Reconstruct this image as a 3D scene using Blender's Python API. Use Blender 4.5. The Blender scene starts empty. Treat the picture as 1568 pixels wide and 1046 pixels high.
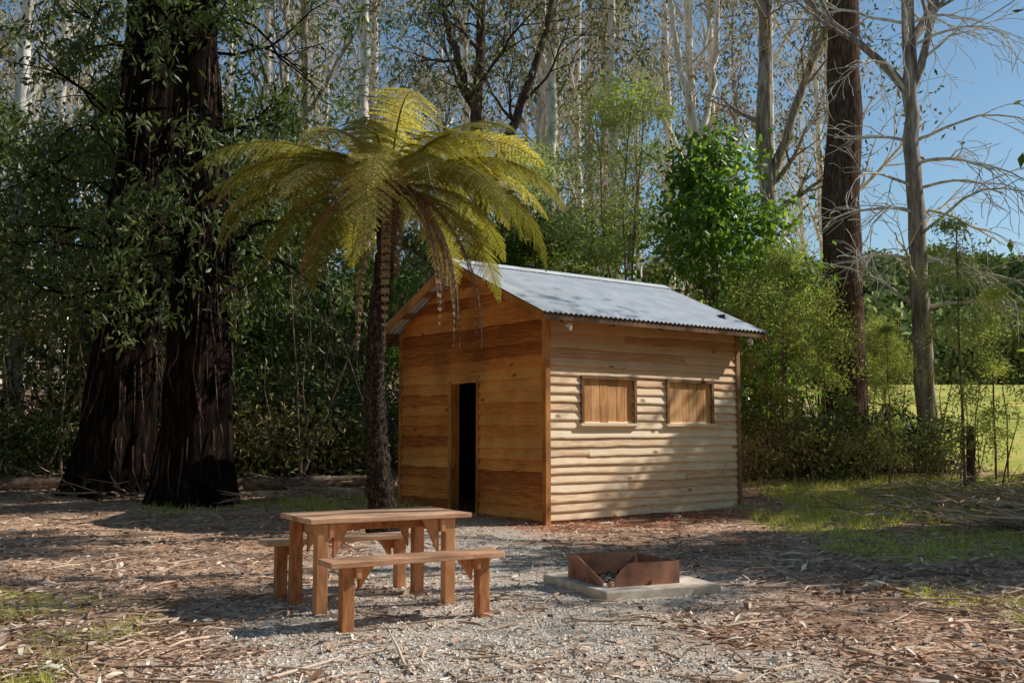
import bpy, math, numpy as np
from mathutils import Vector, Matrix
rng=np.random.default_rng(11)
scene=bpy.context.scene
# ------------------------------------------------------------------ helpers
class MB:
    def __init__(s): s.v=[];s.f={3:[],4:[]};s.m={3:[],4:[]};s.r={3:[],4:[]};s.n=0
    def add(s,v,f,mat=0,r=None):
        v=np.asarray(v,float).reshape(-1,3); f=np.asarray(f,int); k=f.shape[1]
        if r is None: r=rng.random()
        r=np.broadcast_to(np.asarray(r,float),(len(f),))
        s.v.append(v); s.f[k].append(f+s.n); s.m[k].append(np.full(len(f),mat)); s.r[k].append(r); s.n+=len(v)
    def mesh(s,name,mats,smooth=False,flatmats=()):
        me=bpy.data.meshes.new(name)
        V=np.concatenate(s.v); me.vertices.add(len(V)); me.vertices.foreach_set('co',V.ravel())
        loops=[];starts=[];M=[];Rr=[];o=0
        for k in (3,4):
            if s.f[k]:
                F=np.concatenate(s.f[k]); loops.append(F.ravel()); starts.append(o+np.arange(len(F))*k); o+=F.size
                M.append(np.concatenate(s.m[k])); Rr.append(np.concatenate(s.r[k]))
        L=np.concatenate(loops);S=np.concatenate(starts);M=np.concatenate(M);Rr=np.concatenate(Rr)
        me.loops.add(len(L)); me.loops.foreach_set('vertex_index',L.astype(np.int32))
        me.polygons.add(len(S)); me.polygons.foreach_set('loop_start',S.astype(np.int32))
        me.polygons.foreach_set('material_index',M.astype(np.int32))
        for m in mats: me.materials.append(m)
        me.update(calc_edges=True)
        a=me.attributes.new('rnd','FLOAT','FACE'); a.data.foreach_set('value',Rr.astype(np.float32))
        sm=np.isin(M,list(smooth)) if not isinstance(smooth,bool) else np.full(len(M),smooth)
        me.polygons.foreach_set('use_smooth',sm)
        return me
def obj(name,me,loc=(0,0,0),rot=0,sc=1,parent=None):
    o=bpy.data.objects.new(name,me); o.location=loc; o.rotation_euler=(0,0,rot)
    o.scale=(sc,sc,sc) if np.isscalar(sc) else sc
    scene.collection.objects.link(o)
    if parent: o.parent=parent
    return o
def nrm(a): return a/np.maximum(np.linalg.norm(a,axis=-1,keepdims=True),1e-9)
def tube(mb,P,R,k=8,mat=0,r=None,rough=0.,R_=rng):
    P=np.asarray(P,float);n=len(P);R=np.broadcast_to(np.asarray(R,float),(n,))
    T=nrm(np.gradient(P,axis=0)); av=nrm(P[-1]-P[0])
    ref=np.array([1.,0,0]) if abs(av[0])<.7 else np.array([0,0,1.])
    A=nrm(np.cross(T,ref));B=np.cross(T,A)
    an=np.arange(k)*2*math.pi/k
    RR=R[:,None]*np.ones((1,k))
    if rough: RR=RR*(1+R_.normal(0,rough,(1,k))*1.2+R_.normal(0,rough*.5,(n,k)))
    V=P[:,None,:]+RR[:,:,None]*(np.cos(an)[None,:,None]*A[:,None,:]+np.sin(an)[None,:,None]*B[:,None,:])
    i=np.arange(n-1)[:,None]*k;j=np.arange(k)[None,:];j2=(j+1)%k
    F=np.stack([i+j,i+j2,i+k+j2,i+k+j],-1).reshape(-1,4)
    mb.add(V.reshape(-1,3),F,mat,r)
def leaves(mb,C,L,W,mat=0,droop=0.,R=rng,rnd=None,up=0.,fl=0.):
    C=np.asarray(C).reshape(-1,3);n=len(C)
    d=R.normal(0,1,(n,3)); d=nrm(d); d[:,2]-=droop; d[:,2]+=up; d=nrm(d)
    s=nrm(np.cross(d,nrm(R.normal(0,1,(n,3)))))
    if fl: s=nrm(s*np.array([1,1,1-fl]))
    l=(L*R.uniform(.6,1.25,n))[:,None];w=(W*R.uniform(.7,1.2,n))[:,None]
    nn=np.cross(d,s)
    V=np.stack([C,C+.45*l*d+.5*w*s,C+l*d+nn*l*.12,C+.45*l*d-.5*w*s],1)
    F=np.arange(n*4).reshape(n,4)
    mb.add(V.reshape(-1,3),F,mat,R.random(n) if rnd is None else rnd)
def box(mb,a,b,mat=0,r=None,j=0.,rot=None,org=None):
    x0,y0,z0=a;x1,y1,z1=b
    V=np.array([[x0,y0,z0],[x1,y0,z0],[x1,y1,z0],[x0,y1,z0],[x0,y0,z1],[x1,y0,z1],[x1,y1,z1],[x0,y1,z1]],float)
    if j: V+=rng.normal(0,j,V.shape)
    if rot is not None:
        o=np.array(org if org is not None else V.mean(0)); V=(V-o)@np.array(rot).T+o
    mb.add(V,[[0,3,2,1],[4,5,6,7],[0,1,5,4],[1,2,6,5],[2,3,7,6],[3,0,4,7]],mat,r)
def h2(ix,iy,s):
    h=np.sin(ix*127.1+iy*311.7+s*74.7)*43758.5453; return h-np.floor(h)
def vn(x,y,s=0):
    x=np.asarray(x,float);y=np.asarray(y,float)
    ix=np.floor(x);iy=np.floor(y);fx=x-ix;fy=y-iy;fx=fx*fx*(3-2*fx);fy=fy*fy*(3-2*fy)
    return (h2(ix,iy,s)*(1-fx)+h2(ix+1,iy,s)*fx)*(1-fy)+(h2(ix,iy+1,s)*(1-fx)+h2(ix+1,iy+1,s)*fx)*fy
def fbm(x,y,s=0,o=4):
    t=0;a=.5
    for i in range(o): t=t+a*vn(x*2**i,y*2**i,s+i*3);a*=.5
    return t/(1-.5**o)
def ss(a,b,x): t=np.clip((x-a)/(b-a),0,1); return t*t*(3-2*t)
# ------------------------------------------------------------------ materials
def newmat(name):
    m=bpy.data.materials.new(name);m.use_nodes=True;nt=m.node_tree;nt.nodes.clear()
    o=nt.nodes.new('ShaderNodeOutputMaterial');return m,nt,o
def N(nt,t,**k):
    n=nt.nodes.new(t)
    for a,b in k.items():
        if a.startswith('i_'): n.inputs[a[2:].replace('_',' ')].default_value=b
        else: setattr(n,a,b)
    return n
def ramp(nt,stops):
    r=nt.nodes.new('ShaderNodeValToRGB');e=r.color_ramp.elements
    while len(e)<len(stops): e.new(.5)
    for x,(p,c) in zip(e,stops): x.position=p;x.color=(*c,1)
    return r
def mixc(nt,fac,a,b,mode='MIX'):
    m=nt.nodes.new('ShaderNodeMix');m.data_type='RGBA';m.blend_type=mode
    for i,x in ((0,fac),(6,a),(7,b)):
        if isinstance(x,(int,float)): m.inputs[i].default_value=x
        elif isinstance(x,tuple): m.inputs[i].default_value=(*x,1)
        else: nt.links.new(x,m.inputs[i])
    return m.outputs[2]
def leafmat(name,c1,c2,c3=None,trans=.35,rough=.45,spec=0):
    m,nt,o=newmat(name)
    a=N(nt,'ShaderNodeAttribute',attribute_name='rnd')
    st=[(0,c1),(.7,c2)]
    if c3: st.append((.97,c3))
    r=ramp(nt,st);nt.links.new(a.outputs['Fac'],r.inputs[0])
    oi=N(nt,'ShaderNodeObjectInfo')
    mr=N(nt,'ShaderNodeMapRange');mr.inputs[3].default_value=.75;mr.inputs[4].default_value=1.25
    nt.links.new(oi.outputs['Random'],mr.inputs[0])
    vm=N(nt,'ShaderNodeVectorMath',operation='SCALE');nt.links.new(r.outputs[0],vm.inputs[0]);nt.links.new(mr.outputs[0],vm.inputs['Scale'])
    if spec:
        p=N(nt,'ShaderNodeBsdfPrincipled');nt.links.new(vm.outputs[0],p.inputs['Base Color'])
        p.inputs['Roughness'].default_value=rough;p.inputs['Specular IOR Level'].default_value=spec
    else:
        p=N(nt,'ShaderNodeBsdfDiffuse');nt.links.new(vm.outputs[0],p.inputs[0])
    if trans<=0:
        nt.links.new(p.outputs[0],o.inputs[0]);return m
    t=N(nt,'ShaderNodeBsdfTranslucent')
    v2=N(nt,'ShaderNodeVectorMath',operation='MULTIPLY');v2.inputs[1].default_value=(1.5,1.5,.6)
    nt.links.new(vm.outputs[0],v2.inputs[0]);nt.links.new(v2.outputs[0],t.inputs[0])
    x=N(nt,'ShaderNodeMixShader');x.inputs[0].default_value=trans
    nt.links.new(p.outputs[0],x.inputs[1]);nt.links.new(t.outputs[0],x.inputs[2]);nt.links.new(x.outputs[0],o.inputs[0])
    return m
def woodmat(name,cols,scale=(1,14,14),rough=.7,bump=.25,knots=True,stain=.5,vary=.4,top=None):
    m,nt,o=newmat(name)
    tc=N(nt,'ShaderNodeTexCoord');mp=N(nt,'ShaderNodeMapping');mp.inputs['Scale'].default_value=scale
    at=N(nt,'ShaderNodeAttribute',attribute_name='rnd')
    ad=N(nt,'ShaderNodeVectorMath',operation='ADD');ml=N(nt,'ShaderNodeMath',operation='MULTIPLY');ml.inputs[1].default_value=37.
    nt.links.new(at.outputs['Fac'],ml.inputs[0]);nt.links.new(tc.outputs['Object'],ad.inputs[0]);nt.links.new(ml.outputs[0],ad.inputs[1])
    nt.links.new(ad.outputs[0],mp.inputs[0])
    n=N(nt,'ShaderNodeTexNoise');n.inputs['Scale'].default_value=3;n.inputs['Detail'].default_value=6;n.inputs['Roughness'].default_value=.65;n.inputs['Distortion'].default_value=.6
    nt.links.new(mp.outputs[0],n.inputs['Vector'])
    n2=N(nt,'ShaderNodeTexNoise');n2.inputs['Scale'].default_value=1.3;n2.inputs['Detail'].default_value=3
    nt.links.new(tc.outputs['Object'],n2.inputs['Vector'])
    s=N(nt,'ShaderNodeMath',operation='ADD');s.use_clamp=True
    m1=N(nt,'ShaderNodeMath',operation='MULTIPLY_ADD');m1.inputs[1].default_value=vary;m1.inputs[2].default_value=-vary/2
    nt.links.new(at.outputs['Fac'],m1.inputs[0]);nt.links.new(m1.outputs[0],s.inputs[0]);nt.links.new(n.outputs['Fac'],s.inputs[1])
    r=ramp(nt,[(.25,cols[0]),(.5,cols[1]),(.75,cols[2])]);nt.links.new(s.outputs[0],r.inputs[0])
    r2=ramp(nt,[(.35,(1-stain,)*3),(.6,(1,1,1))]);nt.links.new(n2.outputs['Fac'],r2.inputs[0])
    c=mixc(nt,1.,r.outputs[0],r2.outputs[0],'MULTIPLY')
    if top: # eave shade painted into the colour: boards darken and brown towards the top
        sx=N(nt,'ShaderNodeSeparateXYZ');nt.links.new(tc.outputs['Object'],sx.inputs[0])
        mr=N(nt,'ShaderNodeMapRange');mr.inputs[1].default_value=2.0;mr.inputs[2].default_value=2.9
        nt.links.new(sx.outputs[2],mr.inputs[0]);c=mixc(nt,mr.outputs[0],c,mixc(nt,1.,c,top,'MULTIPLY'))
    if knots:
        v=N(nt,'ShaderNodeTexVoronoi');v.inputs['Scale'].default_value=.55
        mp2=N(nt,'ShaderNodeMapping');mp2.inputs['Scale'].default_value=tuple(2.5 if q<2 else 5. for q in scale)
        nt.links.new(ad.outputs[0],mp2.inputs[0]);nt.links.new(mp2.outputs[0],v.inputs['Vector'])
        r3=ramp(nt,[(.05,(.35,.25,.18)),(.12,(1,1,1))]);nt.links.new(v.outputs['Distance'],r3.inputs[0])
        c=mixc(nt,1.,c,r3.outputs[0],'MULTIPLY')
    p=N(nt,'ShaderNodeBsdfPrincipled');p.inputs['Roughness'].default_value=rough;p.inputs['Specular IOR Level'].default_value=.25
    nt.links.new(c,p.inputs['Base Color'])
    b=N(nt,'ShaderNodeBump');b.inputs['Strength'].default_value=bump;b.inputs['Distance'].default_value=.01
    nt.links.new(n.outputs['Fac'],b.inputs['Height']);nt.links.new(b.outputs[0],p.inputs['Normal'])
    nt.links.new(p.outputs[0],o.inputs[0]);return m
def barkmat(name,cols,sc=(9,9,1.2),bump=.8,dist=.04,nscale=2.,detail=4):
    m,nt,o=newmat(name)
    tc=N(nt,'ShaderNodeTexCoord');mp=N(nt,'ShaderNodeMapping');mp.inputs['Scale'].default_value=sc
    nt.links.new(tc.outputs['Object'],mp.inputs[0])
    n=N(nt,'ShaderNodeTexNoise');n.inputs['Scale'].default_value=nscale;n.inputs['Detail'].default_value=detail;n.inputs['Roughness'].default_value=.7
    nt.links.new(mp.outputs[0],n.inputs['Vector'])
    r=ramp(nt,[(.3,cols[0]),(.5,cols[1]),(.72,cols[2])]);nt.links.new(n.outputs['Fac'],r.inputs[0])
    p=N(nt,'ShaderNodeBsdfDiffuse')
    nt.links.new(r.outputs[0],p.inputs[0])
    if bump:
        b=N(nt,'ShaderNodeBump');b.inputs['Strength'].default_value=bump;b.inputs['Distance'].default_value=dist
        nt.links.new(n.outputs['Fac'],b.inputs['Height']);nt.links.new(b.outputs[0],p.inputs['Normal'])
    nt.links.new(p.outputs[0],o.inputs[0]);return m
def simple(name,c1,c2,scale=6,rough=.7,metal=0.,bump=.2,detail=6,attr=False):
    m,nt,o=newmat(name)
    tc=N(nt,'ShaderNodeTexCoord');n=N(nt,'ShaderNodeTexNoise');n.inputs['Scale'].default_value=scale;n.inputs['Detail'].default_value=detail
    nt.links.new(tc.outputs['Object'],n.inputs['Vector'])
    r=ramp(nt,[(.35,c1),(.65,c2)])
    if attr:
        a=N(nt,'ShaderNodeAttribute',attribute_name='rnd');nt.links.new(a.outputs['Fac'],r.inputs[0])
        r.color_ramp.elements[0].position=0;r.color_ramp.elements[1].position=1
    else: nt.links.new(n.outputs['Fac'],r.inputs[0])
    if attr:
        p=N(nt,'ShaderNodeBsdfDiffuse');nt.links.new(r.outputs[0],p.inputs[0]);nt.links.new(p.outputs[0],o.inputs[0]);return m
    p=N(nt,'ShaderNodeBsdfPrincipled');p.inputs['Roughness'].default_value=rough;p.inputs['Metallic'].default_value=metal
    nt.links.new(r.outputs[0],p.inputs['Base Color'])
    b=N(nt,'ShaderNodeBump');b.inputs['Strength'].default_value=bump;b.inputs['Distance'].default_value=.01
    nt.links.new(n.outputs['Fac'],b.inputs['Height']);nt.links.new(b.outputs[0],p.inputs['Normal'])
    nt.links.new(p.outputs[0],o.inputs[0]);return m
M_side=woodmat('weatherboard_eave_shade',[(.6,.34,.18),(.94,.70,.46),(.96,.81,.60)],(1,14,14),stain=.12,vary=.34,bump=.15,top=(.72,.50,.35))
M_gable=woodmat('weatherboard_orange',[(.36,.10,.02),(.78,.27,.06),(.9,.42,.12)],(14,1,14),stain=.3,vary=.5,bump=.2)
M_trim=woodmat('trim_timber',[(.16,.085,.04),(.28,.15,.07),(.38,.22,.11)],(14,14,1),knots=False)
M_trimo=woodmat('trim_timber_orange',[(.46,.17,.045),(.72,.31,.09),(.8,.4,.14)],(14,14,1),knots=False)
M_shut=woodmat('shutter_timber',[(.5,.22,.07),(.78,.40,.16),(.86,.53,.26)],(14,14,1),knots=False)
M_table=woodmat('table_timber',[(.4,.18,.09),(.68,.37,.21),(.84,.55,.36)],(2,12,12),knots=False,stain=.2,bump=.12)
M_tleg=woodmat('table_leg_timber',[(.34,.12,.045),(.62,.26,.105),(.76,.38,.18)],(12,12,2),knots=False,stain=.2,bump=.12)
M_roof=simple('galvanised_iron',(.68,.71,.74),(.84,.87,.9),3,.42,.08,.03)
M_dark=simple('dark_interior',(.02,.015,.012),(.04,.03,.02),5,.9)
M_white=simple('white_pvc',(.75,.75,.72),(.85,.85,.82),5,.5)
M_conc=simple('concrete',(.5,.4,.31),(.82,.7,.56),7,.9,0,.3,9)
M_rust=simple('rusty_steel',(.2,.085,.05),(.48,.22,.13),5,.75,.05,.35,9)
M_brick=simple('red_footing',(.3,.12,.06),(.5,.22,.12),9,.9,0,.5)
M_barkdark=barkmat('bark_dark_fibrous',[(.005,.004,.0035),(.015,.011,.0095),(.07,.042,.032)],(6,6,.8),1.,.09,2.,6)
M_barkbrown=barkmat('bark_brown',[(.03,.018,.014),(.10,.062,.048),(.24,.17,.135)],bump=.5)
M_barkpale=barkmat('bark_pale_gum',[(.32,.26,.2),(.68,.62,.54),(.9,.85,.77)],(3,3,.7),0)
M_barkgrey=barkmat('bark_grey',[(.09,.066,.05),(.3,.24,.195),(.62,.55,.48)],(4,4,.6),0)
M_twig=barkmat('twig',[(.07,.045,.03),(.2,.14,.10),(.4,.31,.23)],(3,3,3),0)
M_fern_tr=barkmat('fern_trunk_bark',[(.012,.009,.007),(.045,.032,.025),(.22,.175,.145)],(9,9,7),1.,.05,2.4,6)
M_l_euc=leafmat('leaf_eucalypt',(.10,.13,.05),(.25,.26,.105),(.42,.38,.18),0)
M_l_olive=leafmat('leaf_olive',(.13,.135,.05),(.34,.30,.13),(.54,.41,.21),0)
M_l_dark=leafmat('leaf_dark_hanging',(.04,.07,.025),(.12,.16,.055),(.30,.32,.15),.3,.5,.3)
M_l_under=leafmat('leaf_understory',(.04,.085,.022),(.13,.2,.05),(.28,.34,.09),.4)
M_l_bright=leafmat('leaf_bright',(.07,.15,.03),(.22,.37,.07),(.44,.56,.17),.5,.35,.5)
M_l_wattle=leafmat('leaf_wattle',(.18,.23,.11),(.35,.40,.18),(.5,.53,.28),.4)
M_l_feather=leafmat('leaf_feathery',(.22,.26,.11),(.42,.46,.2),(.55,.56,.27),.45)
M_fern=leafmat('fern_frond',(.15,.145,.04),(.36,.32,.10),(.74,.62,.29),.38)
M_fernd=leafmat('fern_dead',(.17,.10,.06),(.36,.23,.14),(.55,.4,.27),0)
M_grass=leafmat('grass_blade',(.26,.31,.05),(.52,.54,.15),(.84,.72,.38),.35)
M_hillleaf=leafmat('leaf_far_canopy',(.11,.15,.055),(.32,.36,.13),(.52,.52,.2),0)
M_litter=leafmat('litter_leaf',(.26,.15,.095),(.72,.5,.36),(.95,.84,.71),0)
M_stone=simple('gravel_stone',(.42,.35,.29),(.95,.85,.74),4,.85,attr=True)
M_twigm=simple('stick_wood',(.26,.17,.115),(.78,.6,.46),8,.85,attr=True)
# ------------------------------------------------------------------ world, sun, camera
el=math.radians(37);az=math.radians(90-15.5)
w=bpy.data.worlds.new('World');scene.world=w;w.use_nodes=True;nt=w.node_tree;bg=nt.nodes['Background']
sk=nt.nodes.new('ShaderNodeTexSky');sk.sky_type='NISHITA';sk.sun_disc=False;sk.sun_elevation=el;sk.sun_rotation=az
sk.air_density=1.;sk.dust_density=.25;sk.ozone_density=1.
hs=nt.nodes.new('ShaderNodeHueSaturation');hs.inputs['Saturation'].default_value=1.1;hs.inputs['Hue'].default_value=.49
nt.links.new(sk.outputs[0],hs.inputs['Color']);nt.links.new(hs.outputs[0],bg.inputs[0]);bg.inputs[1].default_value=.108
S=Vector((math.sin(az)*math.cos(el),math.cos(az)*math.cos(el),math.sin(el)))
sl=bpy.data.lights.new('sun','SUN');sl.energy=5.;sl.angle=math.radians(.53);sl.color=(1,.955,.87)
so=bpy.data.objects.new('sun',sl);scene.collection.objects.link(so);so.rotation_euler=S.to_track_quat('Z','Y').to_euler();so.location=(20,5,20)
cd=bpy.data.cameras.new('camera');cd.lens=35;cd.sensor_width=36;cd.clip_end=3000
co=bpy.data.objects.new('camera',cd);scene.collection.objects.link(co);co.location=(0,0,1.44);co.rotation_euler=(math.radians(90+5.14),0,0)
scene.camera=co
scene.view_settings.view_transform='Standard';scene.view_settings.look='None';scene.view_settings.exposure=0
# ------------------------------------------------------------------ terrain
def gh(x,y):
    x=np.asarray(x,float);y=np.asarray(y,float)
    h=.07*np.clip(y-17,0,13)+.09*np.clip(y-30,0,45)+23*ss(80,190,y)
    h=h+(fbm(x*.7,y*.7,5)-.5)*.10*ss(4,10,np.abs(x-1)+np.abs(y-11)*.6)+(fbm(x*3,y*3,9)-.5)*.035
    return h
def seg(x,y,a,b):
    a=np.array(a);b=np.array(b);d=b-a;t=np.clip(((x-a[0])*d[0]+(y-a[1])*d[1])/(d@d),0,1)
    return np.hypot(x-a[0]-t*d[0],y-a[1]-t*d[1])
def m_gravel(x,y):
    d=np.minimum(seg(x,y,(.1,3.5),(-.3,8.5))-.75,seg(x,y,(-.3,8.5),(-.75,15.5))-.1)
    d=np.minimum(d,seg(x,y,(-.3,8),(.9,9.4))-.2)
    return 1-ss(.6,1.6,d+(fbm(x*1.3,y*1.3,21)-.5)*1.8)
def m_grass(x,y):
    b=fbm(x*.9,y*.9,33)*.6+fbm(x*3.1,y*3.1,35)*.4
    r=ss(-1.6,-3.0,x)*(1-ss(8.8,10.0,y))*.90
    r=np.maximum(r,ss(1.9,3.8,x)*ss(6.6,7.6,y)*(1-ss(9.4,10.2,y))*.88)
    r=np.maximum(r,ss(2.4,4.2,x)*ss(10,12,y)*(1-ss(18,20,y))*1.)
    r=np.maximum(r,ss(4.2,5.2,x)*ss(16,17.5,y)*(1-ss(22,25,y))*1.15)
    r=np.maximum(r,(1-ss(.8,1.6,seg(x,y,(-6,18.2),(-2.2,18.6))))*.9)
    f=ss(10.5,12,x-(y-24)*.15)*ss(22,25,y)
    return np.maximum(ss(.42,.64,b*r+(r-.5)*.25)*.9,f)
def m_red(x,y): return 1-ss(.4,1.2,seg(x,y,(.6,15.2),(3.6,17.2))+(fbm(x*2,y*2,3)-.5))
def axis(a,b,d,lo,hi):
    c=list(np.arange(a,b,d));s=d;p=c[-1]
    while p<hi: s*=1.17;p+=s;c.append(p)
    s=d;p=c[0]
    while p>lo: s*=1.17;p-=s;c.insert(0,p)
    return np.array(c)
gx=axis(-9,9,.11,-600,600);gy=axis(3.5,22,.11,-60,900)
X,Y=np.meshgrid(gx,gy);Z=gh(X,Y)
nx,ny=len(gx),len(gy);i=np.arange(ny-1)[:,None]*nx;j=np.arange(nx-1)[None,:]
mb=MB();mb.add(np.stack([X,Y,Z],-1),np.stack([i+j,i+j+1,i+nx+j+1,i+nx+j],-1).reshape(-1,4),0,0)
m,nt,o=newmat('ground_litter')
vc=N(nt,'ShaderNodeAttribute',attribute_name='mask');sp=N(nt,'ShaderNodeSeparateColor');nt.links.new(vc.outputs['Color'],sp.inputs[0])
tc=N(nt,'ShaderNodeTexCoord')
def noise(s,d=6,r=.6):
    n=N(nt,'ShaderNodeTexNoise');n.inputs['Scale'].default_value=s;n.inputs['Detail'].default_value=d;n.inputs['Roughness'].default_value=r
    nt.links.new(tc.outputs['Object'],n.inputs['Vector']);return n.outputs['Fac']
nA=noise(1.1,4);nB=noise(22,6,.75);nD=noise(.22,5,.65)
r1=ramp(nt,[(.32,(.17,.10,.065)),(.5,(.56,.38,.27)),(.66,(.9,.73,.58))]);nt.links.new(nB,r1.inputs[0])
r1b=ramp(nt,[(.35,(.62,.52,.46)),(.65,(1.05,1.0,.96))]);nt.links.new(nA,r1b.inputs[0])
lit=mixc(nt,1.,r1.outputs[0],r1b.outputs[0],'MULTIPLY')
v=N(nt,'ShaderNodeTexVoronoi');v.inputs['Scale'].default_value=62;nt.links.new(tc.outputs['Object'],v.inputs['Vector'])
sv=N(nt,'ShaderNodeSeparateColor');nt.links.new(v.outputs['Color'],sv.inputs[0])
rg=ramp(nt,[(0,(.42,.35,.29)),(.5,(.74,.64,.54)),(1,(.95,.85,.74))]);nt.links.new(sv.outputs[0],rg.inputs[0])
rd=ramp(nt,[(.2,(1,1,1)),(.75,(.55,.53,.5))]);
mm=N(nt,'ShaderNodeMath',operation='MULTIPLY');mm.inputs[1].default_value=1.2;nt.links.new(v.outputs['Distance'],mm.inputs[0]);nt.links.new(mm.outputs[0],rd.inputs[0])
gr=mixc(nt,1.,rg.outputs[0],rd.outputs[0],'MULTIPLY')
rgr=ramp(nt,[(.3,(.24,.26,.06)),(.5,(.5,.48,.14)),(.7,(.74,.64,.27))]);nt.links.new(nB,rgr.inputs[0])
rf=ramp(nt,[(.35,(.55,.66,.5)),(.5,(.9,.92,.8)),(.66,(1.15,1.02,.95))]);nt.links.new(nD,rf.inputs[0])
gg=mixc(nt,1.,rgr.outputs[0],rf.outputs[0],'MULTIPLY')
c=mixc(nt,sp.outputs[0],lit,gr);c=mixc(nt,sp.outputs[1],c,gg)
rr=ramp(nt,[(.3,(.24,.09,.05)),(.7,(.56,.26,.14))]);nt.links.new(nB,rr.inputs[0])
c=mixc(nt,sp.outputs[2],c,rr.outputs[0])
p=N(nt,'ShaderNodeBsdfDiffuse')
nt.links.new(c,p.inputs[0])
b=N(nt,'ShaderNodeBump');b.inputs['Strength'].default_value=.5;b.inputs['Distance'].default_value=.02
nt.links.new(nB,b.inputs['Height']);nt.links.new(b.outputs[0],p.inputs['Normal']);nt.links.new(p.outputs[0],o.inputs[0])
me=mb.mesh('ground',[m],True)
ca=me.color_attributes.new('mask','FLOAT_COLOR','POINT')
col=np.stack([m_gravel(X,Y),m_grass(X,Y),m_red(X,Y),np.ones_like(X)],-1).reshape(-1)
ca.data.foreach_set('color',col.astype(np.float32))
obj('ground',me)
# ------------------------------------------------------------------ hut
HA=math.radians(37.5);hut=bpy.data.objects.new('wooden_hut',None);scene.collection.objects.link(hut)
hut.location=(.54,15.6,0);hut.rotation_euler=(0,0,HA)
LX,WY,SL=4.5,4.28,.44
def wall(mb,O,d,n,z0,e,ncourse,lo,hi,openings,mat,jit,ztop,proud=.034):
    O=np.array(O,float);d=np.array(d,float);n=np.array(n,float);up=np.array([0,0,1.])
    for i in range(ncourse):
        zb=z0+i*e;zt=min(zb+e+.018,ztop)
        a0,b0,a1,b1=lo(zb),hi(zb),lo(zt),hi(zt)
        if zt<=zb+.01 or b1-a1<.05: continue
        zm=zb+e*.5;iv=[(a0,b0,a1,b1)]
        for s0,s1,oz0,oz1 in openings:
            if oz0<zm<oz1:
                nv=[]
                for q in iv:
                    if s0>q[0] and s1<q[1]: nv+=[(q[0],s0,q[2],s0),(s1,q[1],s1,q[3])]
                    else: nv.append(q)
                iv=nv
        iv2=[]
        for q in iv:
            if q[1]-q[0]>2.6 and rng.random()<.4:
                c=rng.uniform(q[0]+.8,q[1]-.8);iv2+=[(q[0],c-.0015,q[2],c-.0015),(c+.0015,q[1],c+.0015,q[3])]
            else: iv2.append(q)
        for q in iv2:
            k=max(2,int((q[1]-q[0])/.12)+1);t=np.linspace(0,1,k)
            sb=q[0]+(q[1]-q[0])*t;st=q[2]+(q[3]-q[2])*t
            jz=np.cumsum(rng.normal(0,jit,k));jz-=jz.mean();jz=np.clip(jz,-.016,.016)
            to=proud+rng.normal(0,.003)
            A=O+sb[:,None]*d+(zb+jz)[:,None]*up
            Bo=A+n*to;T=O+st[:,None]*d+zt*up;To=T+n*.012;Ti=T-n*.004
            Bh=Bo+up*.02
            Ai=A-n*.004
            V=np.stack([Ai,Bo,Bh,To,Ti],1).reshape(-1,3);r=rng.random()
            ii=np.arange(k-1)[:,None]*5;jj=np.arange(5)[None];j2=(jj+1)%5
            F=np.stack([ii+jj,ii+j2,ii+5+j2,ii+5+jj],-1).reshape(-1,4)
            mb.add(V,F,mat,r);e4=5*(k-1)
            mb.add(V[[0,1,3,4,e4,e4+1,e4+3,e4+4]],[[0,1,2,3],[7,6,5,4]],mat,r)
wins=[(.73,1.85,1.57,2.28),(2.69,3.78,1.57,2.28)]
door=(1.79,2.55,-1,2.32)
mb=MB()
E1=.142;nco=int(3.3/E1)+1
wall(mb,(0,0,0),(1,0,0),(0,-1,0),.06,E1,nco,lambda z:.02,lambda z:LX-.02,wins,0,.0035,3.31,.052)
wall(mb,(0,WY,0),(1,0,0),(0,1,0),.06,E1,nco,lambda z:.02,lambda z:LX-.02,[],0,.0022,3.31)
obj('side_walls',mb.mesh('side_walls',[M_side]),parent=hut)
mb=MB();E2=.185
lo=lambda z: max(.02,(z-3.22)/SL-.45+.12);hi=lambda z: WY-lo(z)
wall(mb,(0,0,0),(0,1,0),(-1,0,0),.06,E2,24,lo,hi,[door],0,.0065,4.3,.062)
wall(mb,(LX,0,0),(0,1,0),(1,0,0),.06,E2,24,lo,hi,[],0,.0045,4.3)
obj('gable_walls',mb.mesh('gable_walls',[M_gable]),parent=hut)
mb=MB()
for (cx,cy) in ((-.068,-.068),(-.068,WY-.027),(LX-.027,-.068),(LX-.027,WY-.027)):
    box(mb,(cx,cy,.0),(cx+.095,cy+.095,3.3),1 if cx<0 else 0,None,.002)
for (a,b_,z0,z1) in wins:
    t=.055;Yo=-.074
    box(mb,(a-t,Yo,z0-.0),(a,.02,z1),0);box(mb,(b_,Yo,z0-.0),(b_+t,.02,z1),0)
    box(mb,(a-t,Yo-.004,z1),(b_+t,.02,z1+t),0)
    box(mb,(a-t-.03,Yo-.025,z0-.045),(b_+t+.03,.02,z0-.001),2)
    k=6;wd=(b_-a)/k
    for q in range(k): box(mb,(a+q*wd+.004,-.024+rng.normal(0,.002),z0),(a+(q+1)*wd-.004,.0,z1-.001),3)
    box(mb,(a,.001,z0),(b_,.02,z1),4)
s0,s1,_,dz=door
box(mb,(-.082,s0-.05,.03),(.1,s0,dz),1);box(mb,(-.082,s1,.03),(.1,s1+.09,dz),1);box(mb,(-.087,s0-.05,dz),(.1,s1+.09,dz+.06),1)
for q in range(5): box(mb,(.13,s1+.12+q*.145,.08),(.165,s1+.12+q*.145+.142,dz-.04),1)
box(mb,(-.2,s0+.0,-.02),(.1,s1,.045),5)
obj('trim_windows_door',mb.mesh('trim',[M_trim,M_trimo,M_side,M_shut,M_dark,M_conc]),parent=hut)
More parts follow.
